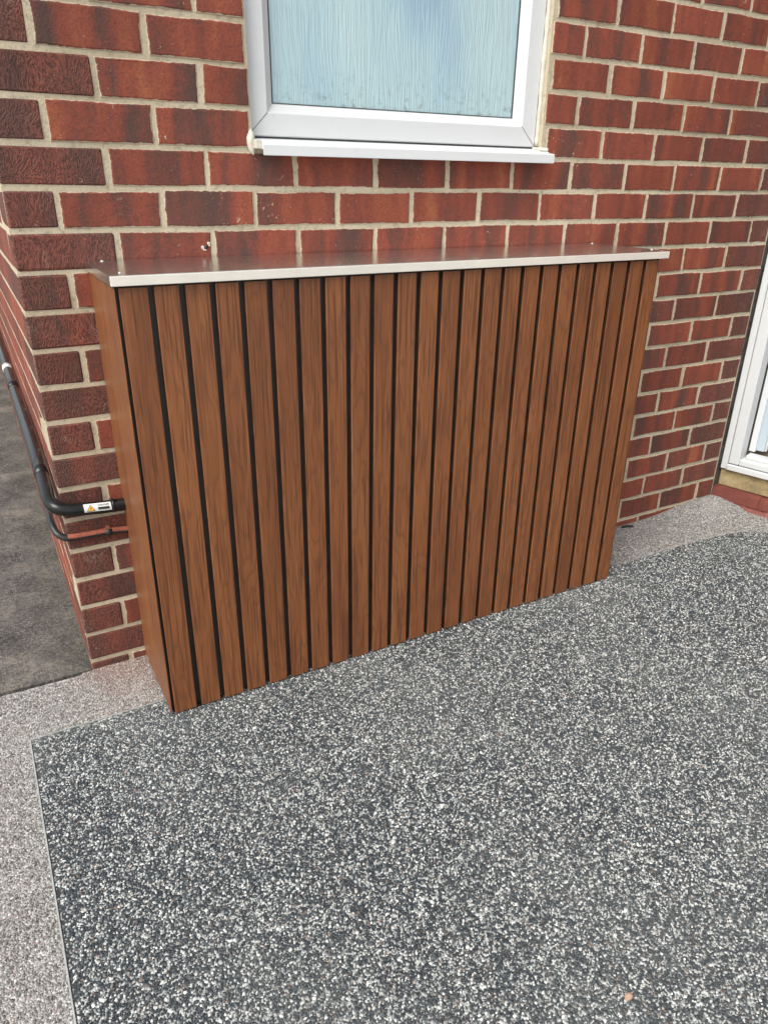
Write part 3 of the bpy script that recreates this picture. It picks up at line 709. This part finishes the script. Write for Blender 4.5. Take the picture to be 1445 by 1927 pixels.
# stone sill below the frame and the red painted plinth of bricks
st = dbox('stone_sill', (0.0, DW + 0.1, 0.010, 0.2, 0.072, DZ0 - 0.001), M['stone_sill'], bev=0.004)
ds = empty('painted_plinth', (0, 0, 0), parent=dr)
xx = -0.01
for k, L in enumerate((0.203, 0.215, 0.215, 0.215, 0.215)):
    bm = bmesh.new(); v = add_box(bm, xx, xx + L, -0.018 + rb.uniform(-.002, .002), 0.15, 0.014, 0.071)
    bmesh.ops.bevel(bm, geom=list(bm.edges), offset=0.005, segments=2, affect='EDGES')
    for vv in bm.verts: vv.co += Vector((rb.uniform(-.001, .001), rb.uniform(-.001, .001), rb.uniform(-.0015, .0015)))
    link('brick', bm_mesh(bm, 'brick'), M['red_paint'], ds); xx += L + 0.010
dbox('plinth_joint', (-0.012, 1.1, -0.011, 0.14, -0.03, 0.067), M['red_paint'], ds)
bm = bmesh.new()
N = 60; top = []; bot = []
for k in range(N + 1):
    s = -0.012 + 1.1 * k / N
    top.append(bm.verts.new((s, -0.017 + rb.uniform(-.003, .003), 0.016 + rb.uniform(-.003, .003)))); bot.append(bm.verts.new((s, -0.034 + rb.uniform(-.006, .006), -0.004)))
for k in range(N): bm.faces.new((top[k], bot[k], bot[k + 1], top[k + 1]))
link('plinth_skirt', bm_mesh(bm, 'plinth_skirt'), M['red_paint'], ds)
# dark raked joint in the corner between brickwork and door frame
bm = bmesh.new(); NZ = 60
for k in range(NZ):
    z0 = -0.03 + 2.4 * k / NZ; z1 = z0 + 2.4 / NZ
    v = add_box(bm, XEND - 0.004, 2.616, 0.012 + rb.uniform(-.003, .003), 0.2, z0, z1)
link('corner_joint', bm_mesh(bm, 'corner_joint'), M['gap'], house)
# wall above and beyond the door, and the room seen through it
up = dbox('door_wall', (0.0, 3.0, 0.004, 0.25, DT + 0.0702, TOPZ), M['brick'])
set_attr(up.data, 0.4, 0.0)
up2 = dbox('door_wall', (DW + 0.101, 3.0, 0.004, 0.25, -0.05, DT + 0.0700), M['brick']); set_attr(up2.data, 0.6, 0.0)
dbox('interior_floor', (-0.6, DW + 0.5, 0.072, 2.6, 0.16, 0.198), M['int_floor'])
dbox('interior_wall', (-0.6, DW + 0.5, 2.6, 2.7, 0.16, 2.5), M['interior'])
dbox('interior_wall', (-0.72, -0.6, 0.26, 2.7, 0.16, 2.5), M['interior'])
dbox('interior_wall', (DW + 0.5, DW + 0.6, 0.26, 2.7, 0.16, 2.5), M['interior'])
dbox('interior_ceiling', (-0.72, DW + 0.6, 0.26, 2.7, 2.5, 2.55), M['interior'])

# ------------------------------------------------------------------ slatted cover box
BX0, BX1, YS, CZ = 0.148, 1.674, -0.304, 1.0705
cov = empty('slatted_cover_box', (BX0, YS, 0))
tag(cov, 'brown slatted wood effect cover box with steel lid standing against brick wall', 'cover box')
def cbox(nm, b6, mat, bev=0.0, par=None):
    x0, x1, y0, y1, z0, z1 = b6
    return box(nm, (x0 - BX0, x1 - BX0, y0 - YS, y1 - YS, z0, z1), mat, par or cov, bev)
GD = 0.013
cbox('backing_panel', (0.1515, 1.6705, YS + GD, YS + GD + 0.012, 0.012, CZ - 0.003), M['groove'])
cbox('side_panel', (0.148, 0.1512, YS + 0.0015, -0.003, 0.0085, CZ - 0.002), M['wood'], 0.0012)
cbox('side_panel', (1.6708, 1.674, YS + 0.006, -0.003, 0.0085, CZ - 0.002), M['wood'], 0.0012)
cbox('back_rail', (0.1514, 1.6706, YS + GD + 0.0122, -0.006, CZ - 0.045, CZ - 0.003), M['groove'])
cbox('foot', (1.600, 1.640, YS + 0.004, YS + 0.012, 0.0045, 0.012), M['black_plastic'])
cbox('foot', (0.210, 0.230, YS + 0.004, YS + 0.012, 0.0045, 0.012), M['black_plastic'])
def slat_mesh(w):
    h0, h1, bv = 0.0, CZ - 0.003 - 0.0115, 0.0016
    bm = bmesh.new()
    prof_ = [(0.0008, GD - 0.0003), (0.0, bv), (bv, 0.0), (w - bv, 0.0), (w, bv), (w - 0.0008, GD - 0.0003)]
    A = [bm.verts.new((a, b_, h0)) for a, b_ in prof_]; B = [bm.verts.new((a, b_, h1)) for a, b_ in prof_]
    for i in range(6):
        j = (i + 1) % 6; f = bm.faces.new((A[i], A[j], B[j], B[i])); f.material_index = 0 if i in (1, 2, 3) else 1
    bm.faces.new(A[::-1]); bm.faces.new(B)
    return bm_mesh(bm, 'slat')
SL = {}
for i in range(24):
    a = 0.1575 if i == 0 else 0.2142 + 0.0632 * (i - 1) + 0.0124
    b_ = 0.2142 + 0.0632 * i if i < 23 else 1.6630
    w = round(b_ - a, 4)
    if w not in SL:
        SL[w] = slat_mesh(w); SL[w].materials.append(M['wood']); SL[w].materials.append(M['slat_side'])
    o = link('slat', SL[w], None, cov, (a - BX0, 0, 0.0100 + rb.uniform(-0.0003, 0.0003)))
# lid: folded brushed steel tray
lx0, lx1, ly0 = 0.1420, 1.6930, -0.3125
bm = bmesh.new()
v = add_box(bm, lx0 - BX0, lx1 - BX0, ly0 - YS, -0.0015 - YS, CZ, CZ + 0.0205)
bmesh.ops.bevel(bm, geom=list(bm.edges), offset=0.0012, segments=2, affect='EDGES')
lid = link('lid', bm_mesh(bm, 'lid'), M['steel'], cov)
box('lid_edge_reflection', (lx0 - BX0 + 0.001, lx1 - BX0 - 0.001, ly0 - YS - 0.0022, ly0 - YS + 0.0001, CZ + 0.0006, CZ + 0.0192), M['lip'], lid, 0.0007)  # strip added on the steel lid to carry the painted reflection
for sx, sy in ((0.177, -0.028), (0.171, -0.268), (1.668, -0.268), (1.664, -0.028)):
    bm = bmesh.new()
    bmesh.ops.create_cone(bm, cap_ends=True, segments=12, radius1=0.0042, radius2=0.0026, depth=0.0022)
    for vv in bm.verts: vv.co += Vector((sx - BX0, sy - YS, CZ + 0.0205 + 0.0011))
    link('screw', bm_mesh(bm, 'screw', False), M['alu'], lid)

# ------------------------------------------------------------------ conduit and cable on the corner
cd = empty('electrical_conduit', (-0.035, 0.0, 0.49)); tag(cd, 'black plastic conduit with danger sticker bending round the brick corner', 'conduit')
def P(*pts): return [Vector(p) - cd.location for p in pts]
RC = 0.0165
cp = smooth_path([(-0.023, 5.0, 0.565), (-0.023, 2.6, 0.565), (-0.023, 1.7, 0.560), (-0.023, 0.9, 0.552), (-0.023, 0.45, 0.555), (-0.023, 0.25, 0.550), (-0.024, 0.13, 0.538), (-0.0245, 0.06, 0.529), (-0.0235, 0.012, 0.520), (-0.012, -0.016, 0.511), (0.015, -0.025, 0.503), (0.05, -0.0245, 0.4985), (0.10, -0.0245, 0.4940), (0.22, -0.0245, 0.489)], 8)
link('pipe', tube_mesh('pipe', [p - cd.location for p in cp], RC, 20), M['black_plastic'], cd)
link('coupling', tube_mesh('coupling', P((-0.0232, 0.225, 0.5478), (-0.0238, 0.15, 0.5402)), RC + 0.0014, 20), M['black_plastic'], cd)
link('coupling', tube_mesh('coupling', P((-0.023, 1.18, 0.5555), (-0.023, 1.08, 0.5545)), RC + 0.0014, 20), M['black_plastic'], cd)
link('white_band', tube_mesh('white_band', P((-0.023, 1.43, 0.5575), (-0.023, 1.37, 0.557)), RC + 0.0014, 20), M['white_print'], cd)
link('gland', tube_mesh('gland', P((0.116, -0.0245, 0.494), (0.122, -0.0245, 0.494), (0.1225, -0.0245, 0.494), (0.130, -0.0245, 0.494)), [RC + .0016, RC + .0022, RC - .001, RC - .001], 20), M['black_plastic'], cd)
def wrap_strip(nm, x0, x1, a0, a1, rad, mat, par, n=8, inset=None):
    """patch bent round the horizontal part of the pipe (angles from straight-front, up positive)"""
    bm = bmesh.new(); rows = []
    for k in range(n + 1):
        a = a0 + (a1 - a0) * k / n
        y, z = -0.0245 - rad * math.cos(a), 0.4962 + rad * math.sin(a)
        rows.append([bm.verts.new(Vector((x, y, z + (0.075 - x) * 0.075)) - cd.location) for x in (x0, x1)])
    for r0, r1 in zip(rows, rows[1:]): bm.faces.new((r0[0], r0[1], r1[1], r1[0]))
    return link(nm, bm_mesh(bm, nm), mat, par)
stk = wrap_strip('warning_sticker', 0.048, 0.1135, -0.18, 1.12, RC + 0.0007, M['white_print'], cd)
def on_pipe(x, s, lift):
    """x along the pipe, s arc length up from the front line"""
    a = s / RC; rad = RC + lift
    return Vector((x, -0.0245 - rad * math.cos(a), 0.4962 + (0.075 - x) * 0.075 + rad * math.sin(a))) - cd.location
def patch(nm, poly, lift, mat, par):
    bm = bmesh.new(); bm.faces.new([bm.verts.new(on_pipe(x, s, lift)) for x, s in poly])
    return link(nm, bm_mesh(bm, nm), mat, par)
def tri_rows(nm, cx, s0, w, h, lift, mat):
    bm = bmesh.new(); n = 5; prev = None
    for k in range(n + 1):
        t = k / n; hw = w / 2 * (1 - t); s = s0 + h * t
        row = [bm.verts.new(on_pipe(cx - hw, s, lift)), bm.verts.new(on_pipe(cx + hw, s, lift))]
        if prev: bm.faces.new((prev[0], prev[1], row[1], row[0]))
        prev = row
    return link(nm, bm_mesh(bm, nm), mat, stk)
tri_rows('triangle_border', 0.0640, -0.0010, 0.0200, 0.0165, 0.0013, M['black_print'])
tri_rows('triangle', 0.0640, 0.0005, 0.0160, 0.0128, 0.0019, M['yellow_print'])
patch('lightning_bolt', [(0.0646, 0.0105), (0.0618, 0.0060), (0.0637, 0.0060), (0.0628, 0.0018), (0.0660, 0.0072), (0.0642, 0.0072)], 0.0026, M['black_print'], stk)
bm = bmesh.new(); prev = None
for k in range(4):
    s = 0.0012 + 0.0060 * k / 3; row = [bm.verts.new(on_pipe(0.0815, s, 0.0013)), bm.verts.new(on_pipe(0.1085, s, 0.0013))]
    if prev: bm.faces.new((prev[0], prev[1], row[1], row[0]))
    prev = row
link('black_box', bm_mesh(bm, 'black_box'), M['black_print'], stk)
fc = bpy.data.curves.new('danger_text', 'FONT'); fc.body = 'DANGER'; fc.size = 0.0068; fc.align_x = 'CENTER'; fc.extrude = 0.00005
fc.materials.append(M['black_print'])
tmp = bpy.data.objects.new('lettering_source', fc)
COL.objects.link(tmp); bpy.context.view_layer.update()
tme = bpy.data.meshes.new_from_object(tmp.evaluated_get(bpy.context.evaluated_depsgraph_get()))
bpy.data.objects.remove(tmp)
ft = link('lettering', tme, M['black_print'], stk)
a_t = 0.0118 / RC
ft.location = on_pipe(0.095, 0.0100, 0.0014); ft.rotation_euler = (math.pi / 2 - a_t, 0.075, 0)

cb = empty('black_cable', (-0.03, 0.0, 0.42)); tag(cb, 'thin black cable with red dust below the larger conduit, turning the brick corner', 'cable')
def Pc(L): return [Vector(p) - cb.location for p in L]
c2 = smooth_path([(-0.011, 5.0, 0.31), (-0.011, 1.9, 0.295), (-0.012, 0.9, 0.285), (-0.014, 0.60, 0.315), (-0.018, 0.34, 0.372), (-0.026, 0.14, 0.435), (-0.029, 0.04, 0.452), (-0.023, 0.000, 0.437), (-0.008, -0.0125, 0.425), (0.012, -0.0135, 0.4205), (0.05, -0.0115, 0.4185), (0.10, -0.0105, 0.4175), (0.16, -0.0105, 0.4110), (0.24, -0.0105, 0.406)], 8)
link('sheath', tube_mesh('sheath', Pc(c2), 0.0088, 14), M['black_cable'], cb)
c3 = [p + Vector((0, -0.0012, 0.0030)) for p in c2 if p.x > 0.0 and p.y < 0]
link('dust_line', tube_mesh('dust_line', Pc(c3), 0.0078, 12), M['clay_dust'], cb)
link('clip', tube_mesh('clip', Pc([(0.092, -0.0108, 0.4178), (0.108, -0.0108, 0.4170)]), 0.0108, 12), M['black_cable'], cb)
box('clip_nail', (0.094 + 0.03, 0.106 + 0.03, -0.014, 0.0, 0.4265 - 0.42, 0.4325 - 0.42), M['clay_dust'], cb, 0.002)

# ------------------------------------------------------------------ bits on the ground
tw = link('twig', tube_mesh('twig', [(0, 0, 0), (0.018, -0.004, 0.002), (0.040, -0.016, 0.003), (0.048, -0.020, 0.001)], [0.0035, 0.0052, 0.0048, 0.002], 8), M['twig'], None, (2.02, -0.022, 0.006))
tag(tw, 'small dark twig lying against the foot of the brick wall', 'twig')
bm = bmesh.new(); r = bmesh.ops.create_icosphere(bm, subdivisions=2, radius=0.0072)
for v in r['verts']: v.co = Vector((v.co.x * 1.15 + v.co.z * 0.2, v.co.y * 0.85, v.co.z * 0.7)) * rb.uniform(0.93, 1.07)
pb = link('pebble', bm_mesh(bm, 'pebble', True), M['pebble'], None, (0.651, -1.382, 0.0085))
tag(pb, 'small loose pinkish tan pebble lying on the dark gravel patio', 'pebble')
